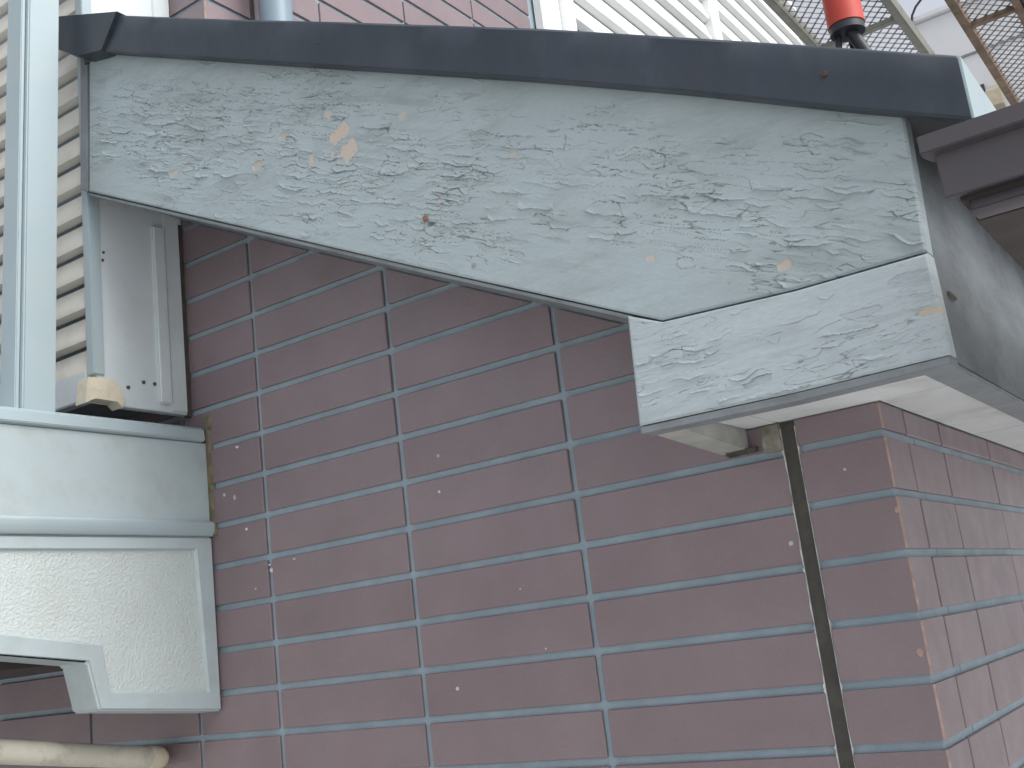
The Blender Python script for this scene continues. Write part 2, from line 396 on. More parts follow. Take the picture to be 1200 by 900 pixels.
for k in range(0, 13):
    z = 4.155 + k*0.1
    for a, b in ((1.470, 2.653), (2.747, 3.93)):
        if z > 4.30 or a < 2: louvre('slat', (XU+0.001, a), (XU+0.001, b), (1, 0), z, 0.1, 0.022, m_white_lit, ws)

# ------------------------------------------------------------------ lean-to roof: barge board, eave box, cap, fascia, soffit
roof = thing('lean_to_roof', (-0.6, 0.5, 2.53), 'lean-to roof edge with peeling blue-grey barge board and dark metal cap', 'roof')
def fbm(x, y, s, seed, oct_=4):
    """vectorised value noise in [-1,1]"""
    out = np.zeros_like(x); amp = 1.0; tot = 0
    for o_ in range(oct_):
        X = x*s + seed*17.3 + o_*5.7; Y = y*s + seed*9.1 - o_*3.3
        xi = np.floor(X).astype(np.int64); yi = np.floor(Y).astype(np.int64); fx = X-xi; fy = Y-yi
        fx = fx*fx*(3-2*fx); fy = fy*fy*(3-2*fy)
        def h(a, b):
            n_ = (a*374761393 + b*668265263 + int(seed*1013+o_*77)*69069) & 0xffffffff
            n_ = ((n_ ^ (n_ >> 13))*1274126177) & 0xffffffff
            return ((n_ ^ (n_ >> 16)) & 0xffff)/32767.5 - 1
        v_ = (h(xi, yi)*(1-fx)+h(xi+1, yi)*fx)*(1-fy) + (h(xi, yi+1)*(1-fx)+h(xi+1, yi+1)*fx)*fy
        out += v_*amp; tot += amp; amp *= 0.5; s *= 2.03
    return out/tot
def hash2(a, b, k):
    n_ = (a*374761393 + b*668265263 + k*2246822519) & 0xffffffff
    n_ = ((n_ ^ (n_ >> 13))*1274126177) & 0xffffffff
    return ((n_ ^ (n_ >> 16)) & 0xffff)/65535.0
def voro(x, y, seed):
    """returns F1,F2, id hashes and offset to the cell site"""
    xi = np.floor(x).astype(np.int64); yi = np.floor(y).astype(np.int64)
    f1 = np.full(x.shape, 9.0); f2 = np.full(x.shape, 9.0)
    ia = np.zeros_like(xi); ib = np.zeros_like(yi); dx1 = np.zeros_like(x); dy1 = np.zeros_like(x)
    for du in (-1, 0, 1):
        for dv in (-1, 0, 1):
            a = xi+du; b = yi+dv
            ddx = x-(a+0.1+0.8*hash2(a, b, seed)); ddy = y-(b+0.1+0.8*hash2(a, b, seed+1))
            d = np.sqrt(ddx*ddx+ddy*ddy)
            c = d < f1
            f2 = np.where(c, f1, np.minimum(f2, d)); f1 = np.where(c, d, f1)
            ia = np.where(c, a, ia); ib = np.where(c, b, ib); dx1 = np.where(c, ddx, dx1); dy1 = np.where(c, ddy, dy1)
    return f1, f2, ia, ib, dx1, dy1
def sstep(x, a, b):
    t = np.clip((x-a)/(b-a), 0, 1); return t*t*(3-2*t)

def peel(X, Z, th, seed, mask):
    """height (metres, outwards), bare: flaking paint on a board whose grain runs at angle th"""
    a = X*math.cos(th) - Z*math.sin(th); b = X*math.sin(th) + Z*math.cos(th)
    wa = a + 0.010*fbm(a, b, 30, seed+1) ; wb = b + 0.005*fbm(a, b, 45, seed+2)
    H = np.zeros_like(a); bare = np.zeros_like(a)
    brk = sstep(fbm(a*0.6, b, 42, seed+3, 3), -0.15, 0.25)          # cracks come and go
    for (ca, cb, amp, thr, sd) in ((0.050, 0.0150, 0.75, 0.39, 11), (0.030, 0.0068, 0.55, 0.35, 23)):
        f1, f2, ia, ib, dx, dy = voro(wa/ca, wb/cb, seed+sd)
        e = f2-f1
        h1 = hash2(ia, ib, 5+sd); h2 = hash2(ia, ib, 6+sd); h3 = hash2(ia, ib, 7+sd)
        act = sstep(mask + 0.5*(h1-0.5), thr, thr+0.16)
        low = sstep(-dy/(f1+1e-6), 0.2, 0.8)                           # 1 at the lower lip of a flake
        lip = (1-sstep(e, 0.0, 0.38))*low
        tilt = np.clip((-dy)*(h2*1.5-0.2) + dx*(h3-0.5)*0.5, -0.12, 0.8)
        H += amp*act*(0.0033*lip*h2*h2 + 0.0014*tilt*h1)
        hor = 0.25 + 0.75*np.clip(np.abs(dy)/(np.abs(dx)+np.abs(dy)+1e-6)*1.4-0.2, 0, 1)
        wdt = 0.060*(0.3+1.3*h3)*(0.3+0.7*hor)*0.04/ca
        crack = (1-sstep(e, wdt*0.5, wdt*1.5))*act*brk*hor
        H -= crack*0.0011*amp; bare = np.maximum(bare, crack)
        lost = sstep(h3, 0.93, 0.935)*sstep(act, 0.5, 0.6)
        H = H*(1-lost) + lost*(-0.0005)
        bare = np.maximum(bare, 0.10*lost)
    # long checks along the grain
    g = np.abs(fbm(a*0.16, b, 95, seed+5, 3)); m2 = sstep(fbm(a, b, 9, seed+6), -0.3, 0.25)*sstep(mask, 0.1, 0.4)
    chk = (1-sstep(g, 0.0, 0.035))*m2
    H -= chk*0.0006; bare = np.maximum(bare, chk*0.8)
    strk = sstep(fbm(a*0.10, b, 75, seed+14, 3), 0.05, 0.5)*sstep(fbm(a, b, 6, seed+15, 2), -0.25, 0.35)
    bare = np.maximum(bare, 0.24*strk*sstep(mask, 0.05, 0.4))
    H += 0.00022*fbm(a*0.2, b, 170, seed+8, 3) + 0.0010*fbm(a, b, 6, seed+9, 2)
    return H, bare

def board(name, top, bot, nx, nt, y, thick, mat_, parent, th, seed, maskf, woodf):
    """top/bot: polylines [(x,z)] sampled over x; peeling front face + plain sides"""
    tx = np.array([p[0] for p in top]); tz = np.array([p[1] for p in top]); bx = np.array([p[0] for p in bot]); bz = np.array([p[1] for p in bot])
    # arclength-like param: left/right ends may differ at top and bottom
    s = np.linspace(0, 1, nx)
    def along(px, pz):
        L_ = np.concatenate([[0], np.cumsum(np.hypot(np.diff(px), np.diff(pz)))]); L_ /= L_[-1]
        return np.interp(s, L_, px), np.interp(s, L_, pz)
    TX, TZ = along(tx, tz)
    # bottom sampled at matching x where possible, so that the grid stays upright
    u_ = (TX-TX[0])/(TX[-1]-TX[0]); BX = bx[0]+(bx[-1]-bx[0])*u_; BZ = np.interp(BX, bx, bz)
    t = np.linspace(0, 1, nt)[:, None]
    X = BX[None]*(1-t)+TX[None]*t; Z = BZ[None]*(1-t)+TZ[None]*t
    H, bare = peel(X, Z, th, seed, maskf(X, Z))
    wood = woodf(X, Z)
    H = np.where(wood > 0.5, np.minimum(H, -0.0009), H)
    # worn edges
    dE = np.minimum(np.minimum(t, 1-t)*np.abs(TZ-BZ)[None], np.minimum(s, 1-s)[None]*abs(TX[-1]-TX[0]))
    H = H*sstep(dE, 0.0, 0.004) - 0.0018*(1-sstep(dE, 0, 0.0025))
    V = np.stack([X, y-H, Z], -1).reshape(-1, 3)
    idx = np.arange(nx*nt).reshape(nt, nx)
    q_ = np.stack([idx[:-1, :-1], idx[:-1, 1:], idx[1:, 1:], idx[1:, :-1]], -1).reshape(-1, 4)
    # rim to the back
    ring = np.concatenate([idx[0, :], idx[1:, -1], idx[-1, -2::-1], idx[-2:0:-1, 0]])
    back = V[ring].copy(); back[:, 1] = y+thick
    n0 = len(V); V2 = np.concatenate([V, back]); k = len(ring); r_ = np.arange(k)
    q2 = np.stack([ring, n0+r_, n0+(r_+1) % k, ring[(r_+1) % k]], -1)
    faces = [tuple(f) for f in np.concatenate([q_, q2])] + [tuple((n0+r_)[::-1])]
    c = V2.mean(0)
    me = bpy.data.meshes.new(name); me.from_pydata((V2-c).tolist(), [], [tuple(int(i) for i in f) for f in faces]); me.update()
    for an, arr in (('bare', bare), ('wood', wood)):
        at = me.attributes.new(an, 'FLOAT', 'POINT')
        at.data.foreach_set('value', np.concatenate([arr.reshape(-1), np.zeros(k)]).astype(np.float32))
    me.materials.append(mat_)
    bm = bmesh.new(); bm.from_mesh(me); bmesh.ops.recalc_face_normals(bm, faces=list(bm.faces)); bm.to_mesh(me); bm.free()
    smooth_by_angle(me, 50)
    return link(name, me, parent, tuple(c))

def px2(pts, y): return [(p.x, p.z) for p in (P(a, b, 'y', y) for a, b in pts)]
top_px = [(104, 58), (300, 66), (600, 84), (800, 102), (1059, 134)]
bot_px = [(104, 224), (300, 269), (500, 315), (741, 368), (775, 375), (930, 339), (1086, 294)]
spots = [((p.x, p.z), r) for p, r in ((P(398,158,'y',YB), .015), (P(403,178,'y',YB), .017), (P(410,170,'y',YB), .012), (P(304,194,'y',YB), .009), (P(364,190,'y',YB), .0085), (P(331,161,'y',YB), .005), (P(600,181,'y',YB), .0055), (P(202,206,'y',YB), .008), (P(472,135,'y',YB), .006), (P(515,236,'y',YB), .004), (P(384,135,'y',YB), .006), (P(762,303,'y',YB), .0045), (P(920,309,'y',YB), .0065), (P(1005,283,'y',YB), .005))]
spot_a = [P(740,150,'y',YB)]
def wood1(X, Z):
    w = np.zeros_like(X)
    for (sx, sz), r in spots:
        d = np.hypot((X-sx)*0.8, Z-sz) + 0.014*fbm(X, Z, 75, 4, 4)*(r/.012)
        w = np.maximum(w, (1-sstep(d, r*0.7, r*0.95))*(1.0 if r > .01 else 0.75))
    return w
def mask1(X, Z):
    # wear is worst along the middle of the board and towards its low end, least under the cap
    mid = 3.052 + 0.478*(-0.354-X)                          # top edge at x
    t = (mid - Z)/0.27
    band = np.exp(-((t-0.62)/0.42)**2)
    ends = sstep(X, -1.30, -1.0)
    return 0.12 + 0.46*band*(0.35+0.65*ends) + 0.32*fbm(X, Z, 8, 3, 3)
bb = board('barge_board', px2(top_px, YB), px2(bot_px, YB), 1400, 270, YB, 0.024, m_paint, roof, 0.40, 2, mask1, wood1)
bb['label'] = 'sloping blue-grey wooden board with cracked, flaking paint'
def wood2(X, Z):
    w = np.zeros_like(X)
    for p, r in ((P(1088,365,'y',YB), .005), (P(1098,364,'y',YB), .004), (P(1080,367,'y',YB), .004)):
        d = np.hypot((X-p.x)*0.6, Z-p.z) + 0.003*fbm(X, Z, 120, 6, 3)
        w = np.maximum(w, 1-sstep(d, r*0.7, r*0.9))
    return w
YX = YB - 0.0025
eb = board('eave_box_board', px2([(735, 370), (776, 377.2), (930, 341.2), (1087, 296.2)], YX), px2([(749, 499), (930, 460), (1114, 415)], YX), 420, 160, YX, 0.024, m_paint2, roof, -0.02, 9, lambda X, Z: 0.27 + 0.16*fbm(X, Z, 9, 12, 3) + 0.12*sstep(-(Z-2.585), -0.02, 0.04), wood2)
eb['label'] = 'pale grey horizontal board closing the low end of the eave'
# rust-coloured screw plug in the board
p = P(499, 256, 'y', YB); blob('rusty_nail_head', (p.x, YB-0.001, p.z), .0055, m_nail, roof, seed=41, th=.0015)
# left end of the barge board: a narrow stop piece with a dark gap
pl = [P(94, 66, 'y', YB), P(102.5, 66, 'y', YB), P(102.5, 224, 'y', YB), P(94, 222, 'y', YB)]
prism('end_stop', pl, (0, 0.06, 0), m_trim, roof, bevel=0.001)
# thin drip edge under the barge board
ep = [P(x, y, 'y', YB+0.003) for x, y in ((104, 226), (300, 271), (500, 317), (741, 370))]
ep2 = [q_ + Vector((0, 0, -0.0045)) for q_ in ep]
prism('drip_edge', ep + ep2[::-1], (0, 0.02, 0), m_trim, roof)
bp_ = [P(x, y, 'y', YB-0.001) for x, y in ((750, 500.5), (930, 461.5), (1113, 416.5))]
prism('drip_edge', bp_ + [q_ + Vector((0, 0, -0.008)) for q_ in bp_[::-1]], (0, 0.028, 0), m_trim, roof, bevel=0.0008)

# dark metal cap along the verge
YC = YB - 0.022
ct = [(133, 17), (270, 22), (400, 25), (640, 33), (900, 49), (1121, 64)]
cb = [(117, 60), (300, 72), (620, 92), (800, 107), (1000, 128), (1139, 140)]
T = [P(x, y, 'y', YC) for x, y in ct]; B_ = [P(x, y, 'y', YC) for x, y in cb]
bm = bmesh.new()
n = 60
def interp(L_, t_):
    xs = [v_.x for v_ in L_]; x = xs[0]+(xs[-1]-xs[0])*t_
    return Vector((x, YC, float(np.interp(x, xs, [v_.z for v_ in L_]))))
rows_ = []
for k in range(n+1):
    a = interp(T, k/n); b = interp(B_, k/n)
    w = 0.0012*noise.noise((a.x*5, 0, 3))
    rows_.append([bm.verts.new(q_) for q_ in (Vector((b.x, YC+0.018, b.z+0.001)), Vector((b.x, YC+0.002, b.z)), Vector((b.x, YC+w-0.001, b.z+0.003)), (a+b)/2+Vector((0, w*1.8, 0)), a+Vector((0, w, -0.004)), a+Vector((0, 0.003, 0)), a+Vector((0, 0.10, 0.004)), a+Vector((0, 0.10, 0.0)), a+Vector((0, 0.018, -0.006)))])
for A, B2 in zip(rows_, rows_[1:]):
    for q_ in range(9): bm.faces.new([A[q_], A[(q_+1) % 9], B2[(q_+1) % 9], B2[q_]])
bm.faces.new(rows_[0]); bm.faces.new(rows_[-1][::-1])
cap = bm_obj('verge_cap', bm, m_cap, roof)
cap['label'] = 'dark blue-grey folded metal strip over the board'
# folded end piece with its diagonal lap
ee = [P(x, y, 'y', YC-0.006) for x, y in ((137, 13), (119, 59), (94, 66), (66, 57), (66, 19))]
prism('cap_end_fold', ee, (0, 0.05, 0), m_cap, cap, bevel=0.0012)
p = P(966, 87, 'y', YC); blob('rust_spot', (p.x, YC, p.z), .0038, m_rustspot, cap, seed=50, th=.0012)
p = P(372, 50, 'y', YC); blob('rust_spot', (p.x, YC, p.z), .0022, m_rustspot, cap, seed=51, th=.0012)
a, b = T[-1], B_[-1]
prism('cap_side_trim', [a+Vector((-.003, 0.001, -.001)), b+Vector((-.003, 0.001, .001)), b+Vector((-.003, 0.17, .001)), a+Vector((-.003, .17, -.001))], (0.0055, 0, 0), m_alu, cap, bevel=0.0008)

# roof sheet
za = T[-1].z - 0.012
def rz(x): return float(np.interp(x, [q_.x for q_ in T], [q_.z for q_ in T])) - 0.010
prism('roof_sheet', [(T[-1].x-0.004, YC+0.02, rz(T[-1].x)), (XU+0.003, YC+0.02, rz(XU)), (XU+0.003, YC+0.02, rz(XU)-0.03), (T[-1].x-0.004, YC+0.02, rz(T[-1].x)-0.03)], (0, 4.0, 0), m_slate, roof)
prism('roof_sheet', [(XU, YC+0.02, rz(XU)), (-1.19, YC+0.02, rz(-1.13)), (-1.19, YC+0.02, rz(-1.13)-0.03), (XU, YC+0.02, rz(XU)-0.03)], (0, 0.21, 0), m_slate, roof)
# sloping soffit above the wall
def sz(x): return SLC + SL*(-x)
prism('sloping_soffit', [(XE-.001, YB+0.0205, sz(XE)+.003), (-1.205, YB+0.0205, sz(-1.205)+.003), (-1.205, YB+0.0205, sz(-1.205)+.03), (XE-.001, YB+0.0205, sz(XE)+.03)], (0, -YB, 0), m_trim, roof)
# right fascia, seen receding behind the neighbour's eave
XF = P(1114, 415, 'y', YB).x - 0.003
bm = bmesh.new()
nx_, nz_ = 90, 14
gv = [[bm.verts.new((XF+0.0015*noise.noise((y_*3, z_*9, 1)), y_, z_)) for y_ in np.linspace(YB+0.022, 3.85, nx_)] for z_ in np.linspace(2.519, 2.765, nz_)]
for i in range(nz_-1):
    for j in range(nx_-1): bm.faces.new([gv[i][j], gv[i][j+1], gv[i+1][j+1], gv[i+1][j]])
ext = bmesh.ops.extrude_face_region(bm, geom=list(bm.faces))
bmesh.ops.translate(bm, verts=[e for e in ext['geom'] if isinstance(e, bmesh.types.BMVert)], vec=(-0.024, 0, 0))
fa = bm_obj('fascia_board', bm, m_fascia, roof); fa['label'] = 'stained grey fascia along the eave'
box('fascia_trim', (XF-0.034, YB+0.03, 2.5135), (XF-0.001, 3.85, 2.5185), m_trim, roof, 0.001)
# level soffit: white panels under the eave corner and along the right wall
zs = ZSO; xi = XF-0.0245
box('soffit_panel', (XE+0.04, YB+0.026, zs), (-0.128, -0.0005, zs+0.008), m_soffit, roof, 0.001)
box('soffit_panel', (-0.1265, YB+0.026, zs), (xi, -0.0005, zs+0.008), m_soffit, roof, 0.001)
ys_ = [0.001, 0.48, 1.39, 2.30, 3.2]
for a, b in zip(ys_, ys_[1:]): box('soffit_panel', (0.0005, a, zs), (xi, b-0.003, zs+0.008), m_soffit, roof, 0.001)
box('eave_light_block', (XE+0.004, YB+0.025, zs+0.0085), (XF-0.0245, 3.8, 2.60), m_trim, roof, 0)  # hidden filler added to stop sky light leaking past the soffit
# batten at the end of the level soffit
prism('soffit_batten', [(XE+.001, YB+0.0245, 2.514), (XE+.001, -0.001, 2.502), (XE+.001, -0.001, 2.545), (XE+.001, YB+0.0245, 2.545)], (0.038, 0, 0), m_batten, roof, bevel=0.001)
bm = bmesh.new(); add_box(bm, (-0.197, -0.012, 2.4975), (-0.158, 0.001, 2.503))
bmesh.ops.subdivide_edges(bm, edges=list(bm.edges), cuts=4, use_grid_fill=True)
for v in bm.verts: v.co += Vector([0.002*noise.noise(v.co*150+Vector((k*9, 0, 0))) for k in range(3)])
bm_obj('old_caulk', bm, m_seal, roof)
box('nail_stub', (XF, YB+0.055, 2.592), (XF+0.004, YB+0.085, 2.596), m_screw, roof, 0.0006)

# ------------------------------------------------------------------ shutter box on the wall
XB = -1.2145; YF = -0.200
sb = thing('shutter_box', (-1.5, -0.1, 2.77), 'white metal shutter housing with cream slats beside the tiled wall', 'shutter')
zt = 3.95
bm = bmesh.new()
add_prism(bm, [(XB, YF+0.004, 2.815), (XB, -0.150, 2.772), (XB, -0.001, 2.771), (XB, -0.001, zt), (XB, YF+0.004, zt)], (-0.018, 0, 0))
sp = bm_obj('side_panel', bm, m_white, sb, bevel=0.0012)
# folded flange next to the wall, corner angle at the front
def pan_px(pts): return [P(a, b, 'x', XB+0.0005) for a, b in pts]
box('folded_flange', (XB-0.004, -0.072, 2.785), (XB+0.0075, -0.046, 3.122), m_white, sb, 0.003, 3)
box('folded_flange', (XB-0.004, -0.044, 2.774), (XB+0.003, -0.010, zt-.01), m_white, sb, 0.0015)
box('wall_gasket', (XB-0.01, -0.010, 2.768), (XB+0.0015, 0.0005, 3.14), m_seal, sb, 0.001)
box('corner_angle', (XB-0.016, YF-0.004, 2.822), (XB+0.0035, YF+0.018, zt), m_alu, sb, 0.0015)
box('back_frame', (XB-1.1, -0.17, 2.80), (XB-0.03, -0.01, 2.815), m_trim, sb, 0.001)
for k in range(-11, 11):
    z = 3.3915 + k*0.0572 - 0.0
    if z > 2.80 and z < 3.9: louvre('slat', (XB-0.017, YF+0.010), (XB-1.1, YF+0.010), (0, -1), z, 0.0572, 0.013, m_slat, sb)
box('bottom_rail', (XB-1.1, YF-0.004, 2.782), (XB-0.018, YF+0.02, 2.8335-0.0), m_white, sb, 0.002)
# yellowed plastic corner shoe
cs = [P(x, y, 'x', XB+0.006) for x, y in ((104, 441), (132, 444), (140, 452), (148, 470), (144, 478), (138, 470), (112, 466), (101, 472))]
prism('corner_shoe', cs, (-0.03, 0, 0), m_bracket, sb, bevel=0.001)
for px, py in ((150, 454), (168, 448), (181, 450), (187, 390 - 60), (187, 277), (188, 458), (191, 331), (121, 296), (120, 305)):
    p = P(px, py, 'x', XB); blob('screw_head', (XB, p.y, p.z), .0042 if px != 121 and px != 120 else .003, m_screw, sb, nrm='x', seed=px % 9, th=.0022)

# ------------------------------------------------------------------ balcony
XBAL = -1.1755
bal = thing('balcony', (-1.6, -0.5, 2.25), 'white balcony side with textured panel and stepped lower edge', 'balcony')
YE = -1.55  # run on out of view to keep sky light off the wall below
def bq(x, y, dx=0.0): 
    p = P(x, y, 'x', XBAL); return Vector((XBAL+dx, p.y, p.z))
# top rail, upper skirting, middle rail
bm = bmesh.new(); add_prism(bm, [(XBAL+0.004, YE, 2.732), (XBAL+0.006, YE, 2.714), (XBAL+0.001, YE, 2.711), (XBAL-0.06, YE, 2.711), (XBAL-0.06, YE, 2.738), (XBAL-0.004, YE, 2.738)], (0, -YE-0.010, 0.002))
bm_obj('top_rail', bm, m_alu, bal, bevel=0.0012)
box('upper_panel', (XBAL-0.03, YE, 2.566), (XBAL-0.0015, -0.0035, 2.7115), m_white_dim, bal, 0.001)
bm = bmesh.new(); add_prism(bm, [(XBAL-0.03, YE, 2.569), (XBAL+0.002, YE, 2.572), (XBAL+0.0085, YE, 2.567), (XBAL+0.0085, YE, 2.553), (XBAL+0.003, YE, 2.545), (XBAL-0.03, YE, 2.545)], (0, -YE-0.002, 0))
bm_obj('middle_rail', bm, m_alu, bal, bevel=0.001)
# lower valance: outline with stepped bottom, raised rim, textured field
zt_ = 2.5448
A1, A2, A3, A4, A5 = bq(261, 833), bq(117, 833), bq(103, 776.5), bq(0, 768), None
slope = (A4.z-A3.z)/(A4.y-A3.y)
A5 = Vector((XBAL, YE, A4.z + slope*(YE-A4.y)))
outer = [Vector((XBAL, -0.002, zt_)), Vector((XBAL, -0.002, A1.z)), A2, A3, A5, Vector((XBAL, YE, zt_))]
R1, R2, R3, R4 = bq(246, 812), bq(129, 812.5), bq(119, 757), bq(0, 744)
sl2 = (R4.z-R3.z)/(R4.y-R3.y)
inner = [Vector((XBAL, bq(231, 642).y, 2.524)), R1, R2, R3, Vector((XBAL, YE+0.02, R4.z+sl2*(YE+0.02-R4.y))), Vector((XBAL, YE+0.02, 2.524))]
bm = bmesh.new()
O = [bm.verts.new(v_) for v_ in outer]; I = [bm.verts.new(v_) for v_ in inner]
I2 = [bm.verts.new(v_ + Vector((-0.0055, (0.004 if k in (2, 3, 4, 5) else -0.004), (-0.003 if k in (0, 5) else 0.003)))) for k, v_ in enumerate(inner)]
OB = [bm.verts.new(v_ + Vector((-0.066, 0, 0))) for v_ in outer]
rim = []
for k in range(6):
    j = (k+1) % 6
    bm.faces.new([O[k], O[j], I[j], I[k]]); bm.faces.new([I[k], I[j], I2[j], I2[k]])
    bm.faces.new([O[j], O[k], OB[k], OB[j]])
bm.faces.new(OB)
bmesh.ops.recalc_face_normals(bm, faces=list(bm.faces))
edges = [e for e in bm.edges if sum(v_ in O or v_ in OB for v_ in e.verts) == 2 and not all(v_ in OB for v_ in e.verts)]
bmesh.ops.bevel(bm, geom=edges, offset=0.0035, segments=3, affect='EDGES')
val = bm_obj('valance', bm, m_white_dim, bal)
# dense textured field inside the rim
def inside(y, z):
    c = False; n_ = len(inner)
    for k in range(n_):
        p, q_ = inner[k], inner[(k+1) % n_]
        if (p.z > z) != (q_.z > z) and y < (q_.y-p.y)*(z-p.z)/(q_.z-p.z)+p.y: c = not c
    return c
bm = bmesh.new(); f_ = bm.faces.new([bm.verts.new(v_ + Vector((-0.0052, 0, 0))) for v_ in inner])
bm_obj('textured_field', bm, m_stucco, val, smooth=False)
# underside closing board and inner parapet
box('inner_parapet', (XBAL-0.058, YE, 2.55), (XBAL-0.032, -0.009, 2.70), m_white_dim, bal, 0.001)
box('balcony_floor', (-3.4, YE, 2.352), (XBAL-0.068, -0.010, 2.45), m_brown_dk, bal, 0.001)  # set low to cut sky light; its dark colour stands in for shade
box('shade_front_panel', (-3.4, YE-0.04, 2.20), (XBAL-0.0, YE-0.001, 2.738), m_white_dim, bal, 0.002)  # unseen, added to block sky light from the front
box('shade_side_panel', (-3.44, YE-0.04, 2.20), (-3.402, -0.001, 2.738), m_white_dim, bal, 0.002)  # unseen, added to close off light from the far side
# corner post standing on the rail
def lean(z): return 0.028*(z-2.74)/0.8
pts_b = [(-1.182, -0.296), (-1.182, -0.3535), (-1.226, -0.3535), (-1.226, -0.296)]
bm = bmesh.new()
def post(bm, p4, z0, z1):
    a = [bm.verts.new((x, y+lean(z0), z0)) for x, y in p4]; b = [bm.verts.new((x+0.004, y+lean(z1), z1)) for x, y in p4]
    bm.faces.new(a[::-1]); bm.faces.new(b)
    for k in range(4): bm.faces.new([a[k], a[(k+1) % 4], b[(k+1) % 4], b[k]])
post(bm, pts_b, 2.728, 3.95)
bm_obj('corner_post', bm, m_alu, bal, bevel=0.0025)
bm = bmesh.new(); post(bm, [(-1.190, -0.3545), (-1.190, -0.362), (-1.232, -0.362), (-1.232, -0.3545)], 2.728, 3.95)
bm_obj('post_channel', bm, m_alu, bal, bevel=0.0015)

# cream pipe below the balcony
cp = thing('drain_pipe', (-1.33, -0.3, 2.15), 'dirty cream plastic pipe with rounded end below the balcony', 'pipe')
pa, pb, pc = P(-60, 879, 'y', -0.36), P(178, 888, 'y', -0.05), P(196, 889, 'y', -0.035)
pa = Vector((-1.315, -0.60, 2.243)); 
p1 = P(0, 881, 'x', -1.315); p2 = P(176, 888, 'x', -1.315)
dirp = (p2-p1).normalized(); 
tube('pipe', [p1 - dirp*0.35, p1, p2], 0.0185, m_pipe_cream, cp, 24)
e0 = p2 - dirp*0.004
tube('elbow', [e0, e0+dirp*0.012, e0+dirp*0.024, e0+dirp*0.033, e0+dirp*0.038], [0.0200, 0.0200, 0.0185, 0.014, 0.005], m_pipe_end, cp, 24)
tube('wall_stub', [e0+dirp*0.015, Vector((e0.x-0.03, 0.004, e0.z-0.004))], 0.016, m_pipe_end, cp, 16)

# ------------------------------------------------------------------ neighbour's brown eave
ne = thing('neighbour_eave', (0.5, 0.2, 2.6), 'brown metal roof edge of the neighbouring house close to the fascia', 'roof')
XN = 0.80
def ext(name, prof, x0, mat_, bev=0.001):
    prism(name, [(x0, y, z) for y, z in prof], (XN-x0, 0, 0), mat_, ne, bevel=bev)
ext('gutter_lip', [(-0.402, 2.6705), (-0.402, 2.6545), (-0.392, 2.6535), (-0.36, 2.660), (-0.36, 2.669)], 0.181, m_brown)
ext('fascia_plate', [(-0.390, 2.6565), (-0.386, 2.6165), (-0.376, 2.6165), (-0.378, 2.6590)], 0.190, m_brown)
ext('lower_ledge', [(-0.3755, 2.6125), (-0.385, 2.601), (-0.380, 2.5985), (-0.355, 2.6000), (-0.355, 2.6125)], 0.207, m_brown)
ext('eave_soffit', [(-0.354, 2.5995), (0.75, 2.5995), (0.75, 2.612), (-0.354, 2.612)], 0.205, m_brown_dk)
ext('roof_deck', [(-0.359, 2.661), (0.75, 2.676), (0.75, 2.661), (-0.359, 2.64)], 0.196, m_brown)
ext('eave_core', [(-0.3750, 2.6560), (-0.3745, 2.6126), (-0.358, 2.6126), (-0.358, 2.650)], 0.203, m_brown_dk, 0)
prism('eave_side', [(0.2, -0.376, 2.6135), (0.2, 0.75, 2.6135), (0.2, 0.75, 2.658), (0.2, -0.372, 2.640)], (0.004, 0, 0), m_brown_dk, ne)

# ------------------------------------------------------------------ scaffold
def diamond(bm, x0, x1, y0, y1, z, cx, cy, w):
    nx_ = int((x1-x0)/cx); ny_ = int((y1-y0)/cy)
    for i in range(nx_):
        for j in range(ny_):
            xa = x0+i*(x1-x0)/nx_; xb = xa+(x1-x0)/nx_; ya = y0+j*(y1-y0)/ny_; yb = ya+(y1-y0)/ny_
            ps = ((xa, ya, xb, yb), (xa, yb, xb, ya))
            for (ax, ay, bx_, by) in ps:
                d = Vector((bx_-ax, by-ay, 0)).normalized(); nn = Vector((-d.y, d.x, 0))*w/2
                a = Vector((ax, ay, z)); b = Vector((bx_, by, z))
                vs_ = [bm.verts.new(q_) for q_ in (a-nn, b-nn, b+nn, a+nn, a-nn+Vector((0,0,.004)), b-nn+Vector((0,0,.004)), b+nn+Vector((0,0,.004)), a+nn+Vector((0,0,.004)))]
                for f in ((0,3,2,1),(4,5,6,7),(0,1,5,4),(2,3,7,6)): bm.faces.new([vs_[k] for k in f])
ZD = 4.70
def deck(xa, xb, label, rail, y0=2.2, y1=6.6, cross=(3.30, 5.0), cx=0.045, cy=0.06):
    d = thing('scaffold_deck', ((xa+xb)/2, (y0+y1)/2, ZD), label, 'scaffold', 'scaffold decks above the roof')
    box('side_rail', (xa, y0, ZD-0.02), (xa+0.034, y1, ZD+0.045), rail, d, 0.003)
    box('side_rail', (xb-0.034, y0, ZD-0.02), (xb, y1, ZD+0.045), rail, d, 0.003)
    for yc in cross: box('cross_bar', (xa+0.0345, yc, ZD-0.01), (xb-0.0345, yc+0.035, ZD+0.012), rail, d, 0.002)
    bm = bmesh.new(); diamond(bm, xa+0.035, xb-0.035, y0, y1, ZD+0.0125, cx, cy, 0.0055)
    o = bm_obj('expanded_mesh', bm, m_mesh, d, smooth=False); o['kind'] = 'stuff'
    for yc in (y0+0.02, y1-0.05): box('end_hook', (xa+0.035, yc, ZD-0.06), (xb-0.035, yc+0.03, ZD-0.0105), rail, d, 0.002)
    return d
deck(-0.875, -0.478, 'grey steel scaffold deck with mesh floor next to the upper shutters', m_steel)
deck(-0.305, -0.055, 'rusty brown framed scaffold deck with mesh floor beside the white neighbour wall', m_rust, cross=(3.22, 3.62))
deck(-0.049, 0.235, 'scaffold deck with dark frame alongside the rusty framed one', m_black, cross=(3.6, 5.2))
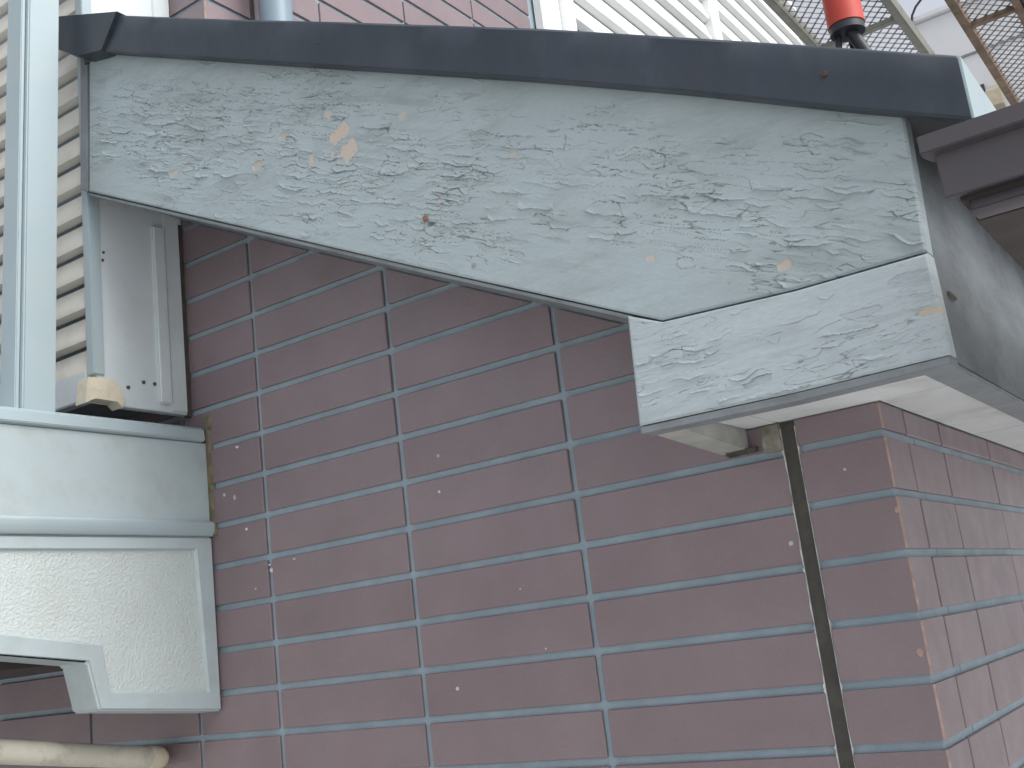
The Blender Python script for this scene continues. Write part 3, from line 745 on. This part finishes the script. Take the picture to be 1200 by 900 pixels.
for yy in (2.19, 6.58):
    sp_ = tube('scaffold_ledger', [(-1.0, yy+0.03, ZD-0.09), (0.5, yy+0.03, ZD-0.09)], 0.0243, m_steel)
    sp_['label'] = 'round steel scaffold tube carrying the near ends of the decks' if yy < 3 else 'round steel scaffold tube carrying the far ends of the decks'
    sp_['category'] = 'scaffold tube'; sp_['group'] = 'scaffold tubes under the decks'

# red-sleeved pole standing on the roof
def on_ray(x, y, dist):
    d = fw + rt*(x-600)/FPX - up*(y-450)/FPX; d = d/np.linalg.norm(d); return Vector(C + d*dist)
pb = on_ray(992, 31, 2.45)
rp = thing('scaffold_pole', (pb.x, pb.y, pb.z-0.3), 'scaffold pole in a bright red plastic sleeve with black foot above the roof edge', 'pole')
tube('red_sleeve', [pb, pb+Vector((0, 0, 1.2))], 0.0365, m_red, rp, 28)
tube('black_collar', [pb+Vector((0, 0, -0.016)), pb+Vector((0, 0, -0.0005))], 0.0345, m_black, rp, 24)
rx, ry = pb.x+0.20, pb.y+0.10
tube('foot_leg', [pb+Vector((0.006, 0.004, -0.014)), (rx, ry, rz(rx)+0.002)], 0.0125, m_black, rp, 14)
rx2, ry2 = pb.x-0.06, pb.y-0.05
tube('foot_leg', [pb+Vector((-0.02, 0, -0.014)), (rx2, ry2, rz(rx2)+0.002)], 0.007, m_black, rp, 12)
tube('foot_leg', [pb+Vector((0.0, 0.015, -0.014)), (pb.x-0.02, pb.y+0.25, rz(pb.x-0.02)+0.002)], 0.007, m_black, rp, 12)

# ------------------------------------------------------------------ neighbour's white house behind
YN = 8.0
c0 = P(1069, 30, 'y', YN)
nb = thing('neighbour_house', (c0.x+2.5, YN+1.5, 0), 'pale rendered house wall beyond the scaffold and roof', 'house')
box('wall', (c0.x, YN, 0), (c0.x+6.0, YN+4.0, c0.z), m_nwall, nb, 0.01)
zs1 = P(1130, 66, 'y', YN).z
box('wall_seam', (c0.x+0.001, YN-0.012, zs1-0.012), (c0.x+6.0, YN-0.0005, zs1+0.008), m_trim, nb, 0.002)
box('parapet_coping', (c0.x-0.03, YN-0.04, c0.z+0.0005), (c0.x+6.0, YN+4.0, c0.z+0.05), m_nwall, nb, 0.008)
hp = P(1163, 118, 'y', YN)
vh = thing('wall_vent', (hp.x, YN-0.05, hp.z-0.12), 'tan vent hood with dark opening on the pale neighbour wall', 'vent')
prism('hood', [(hp.x-0.03, YN-0.001, hp.z+0.12), (hp.x-0.03, YN-0.10, hp.z+0.05), (hp.x-0.03, YN-0.13, hp.z-0.10), (hp.x-0.03, YN-0.001, hp.z-0.10)], (0.12, 0, 0), m_tan, vh, bevel=0.006)
prism('dark_grille', [(hp.x-0.032, YN-0.001, hp.z+0.17), (hp.x-0.032, YN-0.05, hp.z+0.10), (hp.x-0.032, YN-0.12, hp.z-0.12), (hp.x-0.032, YN-0.001, hp.z-0.12)], (-0.06, 0, 0), m_black, vh, bevel=0.004)
cb_ = tube('cable', [P(x, y, 'y', YN-0.05) for x, y in ((1069, 34), (1068, 27), (1069, 18), (1073, 8), (1079, 0), (1090, -12), (1110, -30))], 0.010, m_black)
cb_['label'] = 'thin dark cable looping up from the pale neighbour wall'; cb_['category'] = 'cable'
